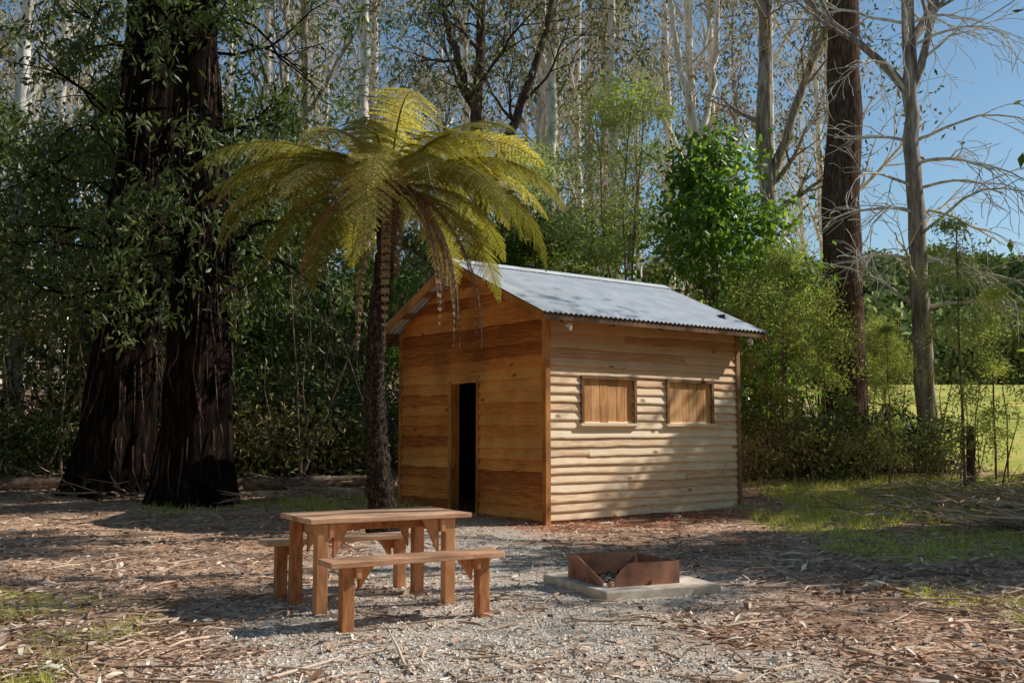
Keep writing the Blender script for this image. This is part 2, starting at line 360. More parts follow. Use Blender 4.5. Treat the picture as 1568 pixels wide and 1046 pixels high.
mb=MB();box(mb,(-.02,-.02,-.25),(LX+.02,WY+.02,.055),0);obj('footing',mb.mesh('footing',[M_brick]),parent=hut)
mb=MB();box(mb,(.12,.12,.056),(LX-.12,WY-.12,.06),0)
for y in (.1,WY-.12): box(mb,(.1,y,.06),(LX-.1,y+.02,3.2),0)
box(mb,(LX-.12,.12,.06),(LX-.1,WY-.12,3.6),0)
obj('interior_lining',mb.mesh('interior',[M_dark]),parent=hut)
# roof
PR=.105
mb=MB();x=np.arange(-.42,LX+.42,PR/8);zz=.0125*np.sin(x/PR*2*math.pi)
for side in (0,1):
    ys=np.linspace(-.45,WY/2,5);yy=ys if side==0 else WY-ys
    V=np.stack([np.broadcast_to(x[:,None],(len(x),5)),np.broadcast_to(yy[None],(len(x),5)),3.22+SL*(ys+.45)[None]+zz[:,None]+.032],-1)
    i=np.arange(len(x)-1)[:,None]*5;j=np.arange(4)[None]
    mb.add(V,np.stack([i+j,i+j+1,i+5+j+1,i+5+j],-1).reshape(-1,4),0,.5)
zr=3.22+SL*(WY/2+.45)+.052
V=[]
for xx in (-.43,LX+.43):
    V+=[[xx,WY/2-.2,zr-.2*SL+.006],[xx,WY/2,zr+.012],[xx,WY/2+.2,zr-.2*SL+.006]]
mb.add(V,[[0,1,4,3],[1,2,5,4]],0,.5)
obj('corrugated_roof',mb.mesh('roof',[M_roof],True),parent=hut)
mb=MB()
for side in (0,1):
    f=(lambda y:y) if side==0 else (lambda y:WY-y)
    def sbox(ya,yb,x0,x1,dz0,dz1,mat=0):
        za=3.22+SL*(ya+.45);zb=3.22+SL*(yb+.45)
        V=[[x0,f(ya),za+dz0],[x1,f(ya),za+dz0],[x1,f(yb),zb+dz0],[x0,f(yb),zb+dz0],[x0,f(ya),za+dz1],[x1,f(ya),za+dz1],[x1,f(yb),zb+dz1],[x0,f(yb),zb+dz1]]
        mb.add(V,[[0,3,2,1],[4,5,6,7],[0,1,5,4],[1,2,6,5],[2,3,7,6],[3,0,4,7]],mat)
    for ya in (-.38,.35,1.1,1.85): sbox(ya,ya+.09,-.38,LX+.38,-.045,.014)
    for xr in (.0,1.1,2.2,3.3,LX-.05): sbox(-.36,WY/2,xr,xr+.05,-.14,-.047)
    sbox(-.425,-.40,-.40,LX+.40,-.09,.0)
    for xb in (-.41,LX+.385): sbox(-.42,WY/2,xb,xb+.025,-.13,.008,1)
obj('roof_timbers',mb.mesh('roof_timbers',[M_trim,M_trimo]),parent=hut)
mb=MB()
for xp in (.12,LX-.05):
    tube(mb,[(xp,-.45,3.07),(xp,-.36,3.075)],.028,10);tube(mb,[(xp,-.44,3.06),(xp,-.44,2.99)],.026,10)
obj('vent_pipes',mb.mesh('pipes',[M_white]),parent=hut)
# ------------------------------------------------------------------ picnic table + benches
TA=math.radians(30);TX,TY=-1.60,7.90
tb=bpy.data.objects.new('picnic_table',None);scene.collection.objects.link(tb);tb.location=(TX,TY,0);tb.rotation_euler=(0,0,TA)
def bev(o,w=.006):
    md=o.modifiers.new('bevel','BEVEL');md.width=w;md.segments=2;md.limit_method='ANGLE'
mb=MB()
for q in range(5): box(mb,(0+rng.normal(0,.006),-.05+q*.157,.71),(1.42+rng.normal(0,.006),-.05+q*.157+.150,.752),0,None,.0015)
bev(obj('table_top',mb.mesh('tt',[M_table]),parent=tb))
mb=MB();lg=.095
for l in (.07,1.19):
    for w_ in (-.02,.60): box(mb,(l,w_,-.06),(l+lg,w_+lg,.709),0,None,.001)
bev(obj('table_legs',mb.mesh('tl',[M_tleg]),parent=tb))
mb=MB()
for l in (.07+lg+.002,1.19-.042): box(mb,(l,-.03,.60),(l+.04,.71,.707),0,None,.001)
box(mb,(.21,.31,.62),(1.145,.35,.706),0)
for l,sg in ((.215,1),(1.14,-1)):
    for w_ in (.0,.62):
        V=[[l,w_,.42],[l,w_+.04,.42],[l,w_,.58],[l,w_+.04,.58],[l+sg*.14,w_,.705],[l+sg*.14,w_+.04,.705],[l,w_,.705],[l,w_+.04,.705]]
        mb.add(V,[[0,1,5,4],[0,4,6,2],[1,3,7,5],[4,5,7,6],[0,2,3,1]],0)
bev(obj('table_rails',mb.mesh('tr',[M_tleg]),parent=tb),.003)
def bench(wc):
    bn=bpy.data.objects.new('picnic_bench',None);scene.collection.objects.link(bn)
    bn.location=(TX+wc*-math.sin(TA),TY+wc*math.cos(TA),0);bn.rotation_euler=(0,0,TA)
    mb=MB()
    for q in range(2): box(mb,(-.06+rng.normal(0,.005),-.145+q*.148,.455),(1.37+rng.normal(0,.005),-.145+q*.148+.142,.497),0,None,.0015)
    bev(obj('seat',mb.mesh('bs',[M_table]),parent=bn))
    mb=MB()
    for l in (.04,1.16):
        box(mb,(l,-.1,-.06),(l+.095,-.005,.454),0,None,.001)
        ll=l+.097 if l<.5 else l-.042
        box(mb,(ll,-.13,.37),(ll+.04,.135,.452),0,None,.001)
        s=1 if l<.5 else -1;e=l+.139 if l<.5 else l-.044
        V=[[e,-.07,.28],[e,-.03,.28],[e+s*.12,-.07,.453],[e+s*.12,-.03,.453],[e,-.07,.453],[e,-.03,.453]]
        mb.add(V,[[0,1,3,2],[2,3,5,4],[0,4,5,1]],0);mb.add(V,[[0,2,4],[1,5,3]],0)
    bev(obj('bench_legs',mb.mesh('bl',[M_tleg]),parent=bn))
bench(-.58);bench(1.02)
# ------------------------------------------------------------------ fire pit
fp=bpy.data.objects.new('fire_pit',None);scene.collection.objects.link(fp);fp.location=(.84,8.63,0);fp.rotation_euler=(0,0,math.radians(24))
mb=MB();box(mb,(-.04,0,-.1),(1.14,1.25,.075),0,None,.006);bev(obj('concrete_slab',mb.mesh('slab',[M_conc]),parent=fp),.012)
mb=MB()
def panel(P0,P1,prof,th=.009):
    P0=np.array(P0,float);P1=np.array(P1,float);d=P1-P0;L=np.linalg.norm(d);d/=L;n=np.array([-d[1],d[0]])
    V=[]
    for a,h in prof:
        for o_ in (-th/2,th/2):
            for z in (.076,.076+h): V.append([*(P0+d*a*L+n*o_),z])
    V=np.array(V);k=len(prof);F=[]
    for q in range(k-1):
        a=q*4;F+=[[a,a+1,a+5,a+4],[a+2,a+6,a+7,a+3],[a+1,a+3,a+7,a+5]]
    F+=[[0,2,3,1],[4*k-4,4*k-3,4*k-1,4*k-2]];mb.add(V,F,0,.5)
panel((.15,.2),(.82,.2),[(0,.04),(.04,.10),(.10,.15),(.18,.19),(.24,.205),(1,.2)])
panel((.07,.26),(.07,.92),[(0,.05),(.12,.08),(.26,.11),(.4,.145),(.55,.18),(.7,.215),(1,.22)])
panel((.075,.93),(.82,.93),[(0,.22),(1,.19)]);panel((.825,.205),(.825,.92),[(0,.2),(1,.19)])
for x_,y_ in ((.52,.19),(.063,.6)):
    tube(mb,[(x_,y_-.01,.09),(x_,y_-.01,.12)],.015,8)
tube(mb,[(.11,.2,.076),(.11,.2,.12),(.11,.2,.14)],[.02,.022,.01],8)
obj('rusty_steel_surround',mb.mesh('pit',[M_rust]),parent=fp)
mb=MB()
C=np.stack([rng.uniform(.12,.78,500),rng.uniform(.28,.88,500),rng.uniform(.078,.1,500)],-1)
leaves(mb,C,.04,.03,0,fl=.5);obj('ash',mb.mesh('ash',[simple('ash',(.03,.03,.03),(.22,.2,.18),9,.9,attr=True)]),parent=fp)
# ------------------------------------------------------------------ tree fern
mb=MB();R=np.random.default_rng(5)
zt=np.linspace(-.1,5.0,60)
px=np.interp(zt,[0,.9,2,3,4,5.1],[0,-.1,-.17,-.14,-.03,.0]);pr=np.interp(zt,[-.1,.1,.5,1.5,3,4.3,4.8,5.1],[.29,.23,.18,.14,.125,.135,.15,.12])
pr=pr*(1+R.normal(0,.07,len(zt)))
P=np.stack([px,px*.2,zt],-1);tube(mb,P,pr,14,0,rough=.07,R_=R)
for q in range(480):
    z=R.uniform(.3,4.9);a=R.uniform(0,6.28);r=np.interp(z,zt,pr)*.95;x0=np.interp(z,zt,px)
    p0=np.array([x0+r*math.cos(a),x0*.2+r*math.sin(a),z]);d=np.array([math.cos(a)*.35,math.sin(a)*.35,.9 if z<3.9 else R.uniform(-.9,1)])
    tube(mb,[p0,p0+d*R.uniform(.03,.07 if z<3.9 else .2)],[.016,.006],4,0,R_=R)
def frond(az_,a0,a1,L,mat,pw=.5,dens=30,curl=1.4,pwid=.02):
    n=36;s=np.linspace(0,1,n);ang=a0+(a1-a0)*s**curl;azs=az_+R.normal(0,.15)*s*s+R.normal(0,.12)*s
    st=np.stack([np.cos(azs)*np.cos(ang),np.sin(azs)*np.cos(ang),np.sin(ang)],-1)*L/n
    P=np.cumsum(st,0)+np.array([math.cos(az_)*.08,math.sin(az_)*.08,4.93+R.uniform(-.12,.08)])
    tube(mb,P,np.linspace(.018,.004,n),5,3 if mat==1 else 2)
    T=nrm(np.gradient(P,axis=0));side=np.stack([-np.sin(azs),np.cos(azs),np.zeros(n)],-1);tw=R.normal(0,.3)
    nn=nrm(np.cross(side,T));side=nrm(side*math.cos(tw)+nn*math.sin(tw))
    idx=np.linspace(.12,.995,dens)
    C=[];D=[];W=[];LL=[];SS=[]
    for t in idx:
        fi=t*(n-1);k=int(fi);fr=fi-k;k2=min(k+1,n-1)
        p=P[k]*(1-fr)+P[k2]*fr;T0=T[k];S0=side[k];N0=nrm(np.cross(S0,T0))
        pl=pw*(math.sin(min(1,(t+.06)/.55)*math.pi/2)**.8)*(1-max(0,(t-.5)/.5)**1.7*.93)*R.uniform(.85,1.1)
        for sg in (-1,1):
            dr=.15+R.uniform(0,.4) if mat==1 else .9
            d=nrm(S0*sg*.9+T0*R.uniform(.28,.5)+np.array([0,0,-1.])*dr*.6)
            m_=max(5,int(pl/.022));u=(np.arange(m_)+.5)/m_
            q=p+d*(u*pl)[:,None]+np.array([0,0,-1.])*(u**2*pl*.22)[:,None]
            ww=.068*(1-u**2*.8)*(pl/pw*.5+.5)
            perp=nrm(np.cross(N0,d))
            for s2 in (-1,1):
                C.append(q);D.append(np.broadcast_to(nrm(perp*s2*.9+d*.4-N0*.25),q.shape));W.append(np.full(m_,pwid));LL.append(ww)
                SS.append(np.broadcast_to(d,q.shape))
    C=np.concatenate(C);D=np.concatenate(D);LL=np.concatenate(LL)[:,None];W=np.concatenate(W)[:,None];SS=np.concatenate(SS)
    V=np.stack([C-SS*W*.5,C+D*LL*.6-SS*W*.35,C+D*LL,C+SS*W*.6],1).reshape(-1,3)
    rb=R.uniform(0,.8);mb.add(V,np.arange(len(C)*4).reshape(-1,4),mat,np.clip(rb+R.normal(0,.15,len(C)),0,1))
nf=38
for q in range(nf):
    a=q*2.399+R.normal(0,.15);t=q/nf
    frond(a,math.radians(43-40*t+R.normal(0,5)),math.radians(-38-44*t+R.normal(0,9)),R.uniform(2.4,3.0),1,R.uniform(.40,.53),38)
for q in range(16):
    a=R.uniform(-1.7,.9) if q<12 else R.uniform(0,6.28)
    frond(a,math.radians(R.uniform(-5,35)),math.radians(-92),R.uniform(1.7,2.9),4,R.uniform(.09,.15),22,.38,.013)
for q in range(6):
    a=R.uniform(0,6.28);frond(a,math.radians(R.uniform(50,70)),math.radians(10),R.uniform(.6,1.0),1,.16,18)
M_rach=simple('fern_rachis',(.2,.12,.04),(.34,.22,.08),5,.7)
obj('tree_fern',mb.mesh('tree_fern',[M_fern_tr,M_fern,M_twig,M_rach,M_fernd],(0,)),loc=(-1.75,13.95,0))
# ------------------------------------------------------------------ tree generators
UP=np.array([0,0,1.])
def grow(mb,p,d,L,r,lvl,maxl,R,tips,wander=.14,upb=(.06,.05,.02,0),kids=(7,5,4),spread=.8,mat=0,minr=.008,tl=0):
    n=7 if lvl==0 else 5
    pts=[p];d=nrm(np.array(d,float));ds=[d]
    for i in range(n):
        d=nrm(d+R.normal(0,wander,3)+UP*upb[min(lvl,len(upb)-1)]);p=p+d*L/n;pts.append(p);ds.append(d)
    pts=np.array(pts);rad=np.maximum(np.linspace(r,r*.3,n+1),minr)
    tube(mb,pts,rad,[8,6,4,3][min(lvl+tl,3)],mat,R_=R)
    if lvl<maxl:
        for j in range(kids[min(lvl,len(kids)-1)]):
            t=R.uniform(.3,1)*n;k=int(min(t,n-1));q=pts[k]+(pts[k+1]-pts[k])*(t-k)
            perp=nrm(np.cross(ds[k],R.normal(0,1,3)));A=R.uniform(.4,1)*spread
            grow(mb,q,ds[k]*math.cos(A)+perp*math.sin(A),L*R.uniform(.4,.65),rad[k]*.55,lvl+1,maxl,R,tips,wander*1.15,upb,kids,spread,mat,minr,tl)
    else: tips.extend(pts[2:])
def eucalypt(name,H,r,h0,nl,seed,bark,leafm,ntip=6,ls=.22,lw=.07,spread=.45,crown=.5,lean=(0,0),k=12,limbL=.22,maxl=2,flare=1.5,droop=.9,keep=1.):
    R=np.random.default_rng(seed);mb=MB();tips=[]
    n=26;t=np.linspace(0,1,n);wob=np.cumsum(R.normal(0,.05,(n,2)),0)*H/30
    P=np.stack([lean[0]*t+wob[:,0],lean[1]*t+wob[:,1],t*H-.3],-1)
    rad=r*(1-t*.8)*(1+(flare-1)*np.exp(-t*H/1.0));tube(mb,P,rad,k,0,rough=.04,R_=R)
    for j in range(nl):
        f=h0/H+(1-h0/H)*((j+.5)/nl)**.9;i=int(f*(n-1));p=P[min(i,n-1)];a=R.uniform(0,6.28)
        e=R.uniform(.7,1.25);d=np.array([math.cos(a)*math.cos(e),math.sin(a)*math.cos(e),math.sin(e)])
        grow(mb,p,d,H*limbL*R.uniform(.6,1.2)*(1.15-f*.5),rad[min(i,n-1)]*.5,0,maxl,R,tips,.13,(.06,.03,0),(5,4,3),.8,0,.014)
    T=np.array(tips)
    ph=R.uniform(0,6,3);T=T[(np.sin(T[:,0]*1.3+ph[0])+np.sin(T[:,1]*1.3+ph[1])+np.sin(T[:,2]*1.1+ph[2]))>(1-2*keep)*1.6]
    pts=np.repeat(T,ntip,0)+R.normal(0,crown,(len(T)*ntip,3))
    if ntip and len(T): leaves(mb,pts,ls,lw,1,droop,R)
    return mb.mesh(name,[bark,leafm],(0,))
def bushmesh(name,H,Rr,stems,ncl,nleaf,ls,lw,seed,bark,leafm,zlo=.2,clr=.16,droop=.3,rs=.05,taper=.6,flat=.6):
    R=np.random.default_rng(seed);mb=MB()
    z=zlo+(1-zlo)*R.random(ncl)**.9;prof=np.sin(np.clip((z-zlo)/(1-zlo),0,1)**taper*math.pi)**.6+.12
    a=R.uniform(0,6.28,ncl);rr=np.sqrt(R.random(ncl))*prof*Rr
    lob=1+.3*np.sin(a*3+seed)+.2*np.sin(a*5+z*9)
    C=np.stack([np.cos(a)*rr*lob,np.sin(a)*rr*lob,z*H],-1)
    for q in range(stems):
        a_=R.uniform(0,6.28);b0=np.array([math.cos(a_),math.sin(a_),0])*Rr*.12*(q>0)
        top=C[np.argmax(R.random(ncl)+C[:,2]/H*.8)];tt=np.linspace(0,1,7)[:,None]
        P=b0+(top-b0)*tt+R.normal(0,.05*Rr,(7,3))*tt*(1-tt)*3;P[0,2]=-.2
        tube(mb,P,np.linspace(rs,rs*.25,7),6,0,R_=R)
        for _ in range(ncl//stems//2):
            k=R.integers(2,6);c=C[R.integers(ncl)]
            if c[2]>P[k,2]*.8: tube(mb,[P[k],(P[k]+c)/2+R.normal(0,.08*Rr,3),c],[rs*.3,rs*.2,rs*.08],3,0,R_=R)
    w_=R.random(ncl)**1.2+.15;cnt=R.multinomial(nleaf,w_/w_.sum());idx=np.repeat(np.arange(ncl),cnt)
    cr=(clr*Rr*(R.uniform(.6,1.5,ncl)))[idx][:,None]
    pts=C[idx]+R.normal(0,1,(nleaf,3))*cr*np.array([1,1,flat])
    tone=(R.random(ncl)*.5)[idx]+R.random(nleaf)*.5
    pts[:,2]=np.maximum(pts[:,2],.03)
    leaves(mb,pts,ls,lw,1,droop,R,tone)
    return mb.mesh(name,[bark,leafm],(0,))
def put(name,me,x,y,rot=None,sc=1,parent=None,sink=0.):
    return obj(name,me,(x,y,float(gh(x,y))-sink),rng.uniform(0,6.28) if rot is None else rot,sc,parent)
def bigtree(name,x,y,way,rads,seed,hang,zmin=2.3):
    R=np.random.default_rng(seed);mb=MB();z=np.linspace(-.4,way[-1][2],60)
    W=np.array(way);P=np.stack([np.interp(z,W[:,2],W[:,0]),np.interp(z,W[:,2],W[:,1]),z],-1)
    rad=np.interp(z,[a for a,_ in rads],[b for _,b in rads])
    k=30;an=np.arange(k)*2*math.pi/k
    flute=1+.13*np.sin(an*5+seed)+.08*np.sin(an*9+2)
    fl=1+(flute[None]-1)*np.exp(-np.clip(z,0,99)/3)[:,None]*1.3+R.normal(0,.035,(60,k))
    V=P[:,None,:]+(rad[:,None]*fl)[:,:,None]*np.stack([np.cos(an),np.sin(an),0*an],-1)[None]
    i=np.arange(59)[:,None]*k;j=np.arange(k)[None];j2=(j+1)%k
    mb.add(V,np.stack([i+j,i+j2,i+k+j2,i+k+j],-1).reshape(-1,4),0)
    for q in range(110):
        zz=R.uniform(.6,9);a=R.uniform(0,6.28);r=np.interp(zz,z,rad)*1.04
        p=np.array([np.interp(zz,z,P[:,0])+r*math.cos(a),np.interp(zz,z,P[:,1])+r*math.sin(a),zz])
        o_=np.array([math.cos(a),math.sin(a),0]);L=R.uniform(.3,1.3)
        tube(mb,[p,p+o_*.05-UP*L*.4,p+o_*R.uniform(.02,.25)-UP*L+R.normal(0,.08,3)],[.018,.014,.004],4,2,R_=R)
    tips=[]
    for q in range(hang):
        zz=R.uniform(zmin+1,12);a=R.uniform(0,6.28);r=np.interp(zz,z,rad)*.9
        p=np.array([np.interp(zz,z,P[:,0])+r*math.cos(a),np.interp(zz,z,P[:,1])+r*math.sin(a),zz])
        e=R.uniform(-.1,.9);d=np.array([math.cos(a)*math.cos(e),math.sin(a)*math.cos(e),math.sin(e)])
        grow(mb,p,d,R.uniform(1.2,3.6),.035,0,1,R,tips,.22,(-.05,-.09,-.1),(7,4),1.,0,.006,1)
    T=np.array(tips);T=T[T[:,2]>zmin];T=T[R.random(len(T))<.6]
    n_=14;cs=R.uniform(.08,.22,len(T))
    pts=np.repeat(T,n_,0)+R.normal(0,1,(len(T)*n_,3))*np.repeat(cs,n_)[:,None];leaves(mb,pts,.2,.062,1,.85,R,np.repeat(R.random(len(T))*.5,n_)+R.random(len(T)*n_)*.5)
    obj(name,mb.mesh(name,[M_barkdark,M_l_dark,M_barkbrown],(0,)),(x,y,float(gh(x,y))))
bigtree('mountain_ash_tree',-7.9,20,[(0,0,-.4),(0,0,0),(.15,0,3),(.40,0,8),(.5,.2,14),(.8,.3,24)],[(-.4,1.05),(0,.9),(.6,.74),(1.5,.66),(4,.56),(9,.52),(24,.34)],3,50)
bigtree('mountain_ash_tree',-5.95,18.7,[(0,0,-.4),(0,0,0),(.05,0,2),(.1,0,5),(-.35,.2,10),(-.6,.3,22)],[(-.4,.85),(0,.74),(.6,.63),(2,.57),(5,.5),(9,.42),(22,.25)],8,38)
# ---- right hand trees
me=eucalypt('ash_r1',30,.60,13,9,21,M_barkbrown,M_l_euc,4,.2,.06,lean=(.8,0),flare=1.35);put('mountain_ash_tree',me,8.75,26,0,1)
def sparse_tree():
    R=np.random.default_rng(4);mb=MB();tips=[];n=30
    z=np.linspace(-.3,17,n);P=np.stack([np.interp(z,[0,3,8,12,17],[0,-.05,-.15,-.1,.15])+R.normal(0,.02,n),0*z,z],-1)
    rad=np.interp(z,[-.3,0,1,6,17],[.36,.3,.25,.21,.09]);tube(mb,P,rad,12,0,rough=.05,R_=R)
    for q in range(30):
        zz=R.uniform(4.3,12.5);i=int((zz+.3)/17.3*(n-1));a=R.choice([0,math.pi],p=[.68,.32])+R.normal(0,.7)
        e=R.uniform(.15,.7);d=np.array([math.cos(a)*math.cos(e),math.sin(a)*math.cos(e),math.sin(e)])
        grow(mb,P[i],d,R.uniform(1.6,3.6),.045,0,2,R,[],.15,(-.11,-.12,-.06),(5,3),.75,2,.008)
    for zz,a,L in ((9.4,.15,5),(9.8,2.8,4.5),(11,.6,4)):
        i=int((zz+.3)/17.3*(n-1));d=np.array([math.cos(a)*.55,math.sin(a)*.55,.84]);grow(mb,P[i],d,L,.12,0,2,R,tips,.09,(.03,0,-.05),(6,4),.7,0,.012)
    T=np.array(tips);T=T[R.random(len(T))<.4];leaves(mb,np.repeat(T,10,0)+R.normal(0,.22,(len(T)*10,3)),.2,.05,1,1.2,R)
    put('gum_tree',mb.mesh('gum_tree',[M_barkgrey,M_l_euc,M_barkpale],(0,)),10.0,24,0)
sparse_tree()
def vtree(name,x,y,segs,bark,leafm,leafp=.4,seed=1,ls=.2,nl=7,lv=2):
    R=np.random.default_rng(seed);mb=MB();tips=[]
    for pts,r0,r1,kids in segs:
        W=np.array(pts,float);t=np.linspace(0,len(W)-1,16);P=np.stack([np.interp(t,range(len(W)),W[:,c]) for c in range(3)],-1)
        P[1:-1]+=R.normal(0,.05,(14,3));rad=np.linspace(r0,r1,16);tube(mb,P,rad,9,0,rough=.04,R_=R)
        for q in range(kids):
            i=R.integers(5,16);a=R.uniform(0,6.28);e=R.uniform(.2,1.)
            grow(mb,P[i],np.array([math.cos(a)*math.cos(e),math.sin(a)*math.cos(e),math.sin(e)]),R.uniform(1.5,3.4),rad[i]*.4,0,lv,R,tips,.15,(.03,0,-.03),(5,4),.8,0,.009)
    T=np.array(tips);T=T[R.random(len(T))<leafp];leaves(mb,np.repeat(T,nl,0)+R.normal(0,.3,(len(T)*nl,3)),ls,ls*.3,1,1.,R)
    put(name,mb.mesh(name,[bark,leafm],(0,)),x,y,0)
vtree('gum_tree',7.9,30,[([(0,0,-.3),(0,0,5),(-.1,0,10),(.1,0,20)],.33,.18,5),([(0,0,8),(.9,0,10.5),(2,0,13.5),(2.6,0,18)],.17,.07,6)],M_barkgrey,M_l_olive,.4,2)
vtree('blackwood_tree',-.85,26,[([(0,0,-.3),(.05,0,4),(-.05,0,8),(0,0,11),(.1,0,16)],.24,.1,7),([(.1,0,6.8),(.9,0,9),(1.8,0,11.5),(2.4,0,15)],.16,.06,6),([(0,0,9),(-.9,0,11.5),(-1.3,0,15)],.13,.06,6)],M_barkbrown,M_l_euc,.4,6,nl=7)
vtree('gum_tree',6.6,34,[([(0,0,-.3),(.05,0,7),(.0,0,10)],.26,.2,1),([(0,0,10),(-.7,0,13),(-1.5,0,19)],.16,.06,6),([(0,0,10),(.5,0,13),(.9,0,19)],.15,.06,6)],M_barkpale,M_l_olive,.25,12)
vtree('gum_tree',-5.2,34,[([(0,0,-.3),(.1,0,8),(-.1,0,19)],.3,.13,8)],M_barkpale,M_l_olive,.4,14)
vtree('gum_tree',1.4,34,[([(0,0,-.3),(-.1,0,8),(.2,0,22)],.3,.13,8)],M_barkpale,M_l_olive,.3,15)
vtree('gum_tree',3.6,35,[([(0,0,-.3),(.1,0,8),(-.2,0,22)],.24,.12,6)],M_barkpale,M_l_olive,.3,16)
# ---- background eucalypt forest (shared meshes)
evar=[eucalypt('euc_a',27,.30,8,11,31,M_barkpale,M_l_olive,4,.36,.13,crown=.4,keep=.6),
      eucalypt('euc_b',31,.34,10,10,32,M_barkgrey,M_l_euc,4,.36,.13,crown=.45,keep=.6),
      eucalypt('euc_c',24,.24,6,11,33,M_barkpale,M_l_euc,4,.34,.13,crown=.45,keep=.62),
      eucalypt('euc_d',28,.27,6,11,34,M_barkpale,M_l_olive,2,.34,.12,crown=.4,keep=.45)]
R=np.random.default_rng(77)
cnt=0
for yy in np.arange(37,74,7.2):
    for xx in np.arange(-.60*yy,.42*yy,3.4+yy*.035):
        x=xx+R.normal(0,1.4);y=yy+R.normal(0,2.)
        if x>.29*y+.4: continue
        if R.random()<(.10 if x<-.2*y else .22): continue
        put('eucalyptus_tree',evar[R.choice(4,p=[.22,.16,.22,.4])],x,y,R.uniform(0,6.28),R.uniform(.8,1.15));cnt+=1
for x,y,v,s in ((11.3,34,3,.8),(12.8,40,3,.8),(9.6,37,3,.9),(-20,27,2,1),(-15,30,0,1),(-24,34,1,1)):
    put('eucalyptus_tree',evar[v],x,y,None,s)
# ---- understory
bv=[bushmesh('u_a',7,2.6,5,60,6500,.25,.10,41,M_twig,M_l_under,.12,.14),
    bushmesh('u_b',9,2.8,4,70,7500,.25,.085,42,M_twig,M_l_dark,.15,.13,droop=.8),
    bushmesh('u_c',6,2.3,6,50,5500,.2,.08,43,M_twig,M_l_euc,.1,.15)]
for x,y,v,s in ((-14,25,1,1.0),(-11,27,1,1.1),(-8,27,0,1.05),(-5.2,27,1,.85),(-3.6,25.5,0,.72),(-2,27.5,2,.95),(0.3,28,0,.95),(-16.5,29,1,1.2),(-10,32,1,1.2),(-6.5,31,0,1.1),(-13,33,1,1.3),(2,31,0,1.0),(-3,33,1,.9),(-19,32,0,1.4),(-12.2,22.5,2,.9),(6.5,29,2,.9),(-4.6,24.2,2,.6),(-9.4,24.5,2,.75)):
    put('sky_blocker_tree',bv[v],x,y,None,s)
me=bushmesh('bright',8.4,2.0,5,95,8500,.23,.12,57,M_twig,M_l_bright,.12,.17,droop=.3,taper=.45);put('broadleaf_tree',me,5.1,25,1.2,1)
put('broadleaf_tree',me,7.0,27.5,3.2,.72)
me=bushmesh('wat',10.3,2.5,3,110,24000,.13,.045,52,M_twig,M_l_wattle,.15,.14,droop=.3);put('wattle_tree',me,2.9,27,0,1);put('wattle_tree',me,.4,30,2,.9)
mef=bushmesh('feather',5.2,1.25,4,60,11000,.10,.035,53,M_twig,M_l_feather,.05,.17,droop=.2,rs=.03);put('wattle_sapling',mef,6.15,22.5,0,1)
put('wattle_sapling',mef,7.4,24,1,.85);put('wattle_sapling',mef,4.9,22.6,2,.72);put('wattle_sapling',mef,9.9,26.5,3,.7)
mes=bushmesh('sap',5.8,.75,1,26,3600,.11,.035,54,M_twig,M_l_feather,.12,.3,droop=.3,rs=.035);put('wattle_sapling',mes,9.3,20.6,0,1);put('wattle_sapling',mes,8.35,22,2,.6);put('wattle_sapling',mes,10.6,22,4,.75)
# low undergrowth (one mass)
ug=bushmesh('ug',1.6,1.4,12,30,1900,.16,.06,61,M_twig,M_l_dark,.05,.2,rs=.016,droop=.3)
ug2=bushmesh('ug2',1.3,1.3,16,22,1100,.13,.04,62,M_twig,M_l_olive,.1,.22,rs=.014,droop=.3)
U=bpy.data.objects.new('undergrowth',None);scene.collection.objects.link(U)
R=np.random.default_rng(5)
for q in range(76):
    x=R.uniform(-17,-1.5);y=22.0+R.exponential(2.)+(1.0 if x>-4 else 0)
    obj('bush_clump',[ug,ug2,ug2][R.integers(3)],(x,y,float(gh(x,y))-.05),R.uniform(0,6.28),R.uniform(.5,1.5),U)
for q in range(32):
    x=R.uniform(4.8,10.6);y=21.5+R.exponential(2.)+ (x-4.8)*.25
    obj('bush_clump',[ug,ug2,ug2][R.integers(3)],(x,y,float(gh(x,y))-.05),R.uniform(0,6.28),R.uniform(.4,1.0),U)
mb=MB()
for q in range(75):
    x=R.uniform(-14,-1.5);y=R.uniform(21.2,26);z=float(gh(x,y));L=R.uniform(1.5,6.5);lx,ly=R.normal(0,.35,2)*L*.5
    t=np.linspace(0,1,6)[:,None];P=np.array([x,y,z])+t*np.array([lx,ly,L])+R.normal(0,.09,(6,3))*t
    tube(mb,P,np.linspace(R.uniform(.015,.055),.006,6),5,0,R_=R)
for q in range(40):
    x=R.uniform(5,11);y=R.uniform(20.5,25);z=float(gh(x,y));L=R.uniform(1,3.5);lx,ly=R.normal(0,.35,2)*L*.5
    t=np.linspace(0,1,6)[:,None];P=np.array([x,y,z])+t*np.array([lx,ly,L])+R.normal(0,.06,(6,3))*t
    tube(mb,P,np.linspace(R.uniform(.01,.03),.005,6),5,0,R_=R)
obj('sapling_stems',mb.mesh('stems',[M_twig],True))
# ---- trees to the right of the clearing (they shade it)
me=bushmesh('shade',8,2.5,4,80,8000,.28,.13,71,M_barkbrown,M_l_under,.3,.17,rs=.09)
for x,y,s in ((15.9,21.6,1.3),(12.2,14.4,1.05),(10.6,12.6,.72),(15.5,15.2,1.15)): put('sky_blocker_tree',me,x,y,None,s)
put('eucalyptus_tree',evar[3],14.5,14.8,1,.9)
put('eucalyptus_tree',evar[0],15.0,13.3,2.2,.8)
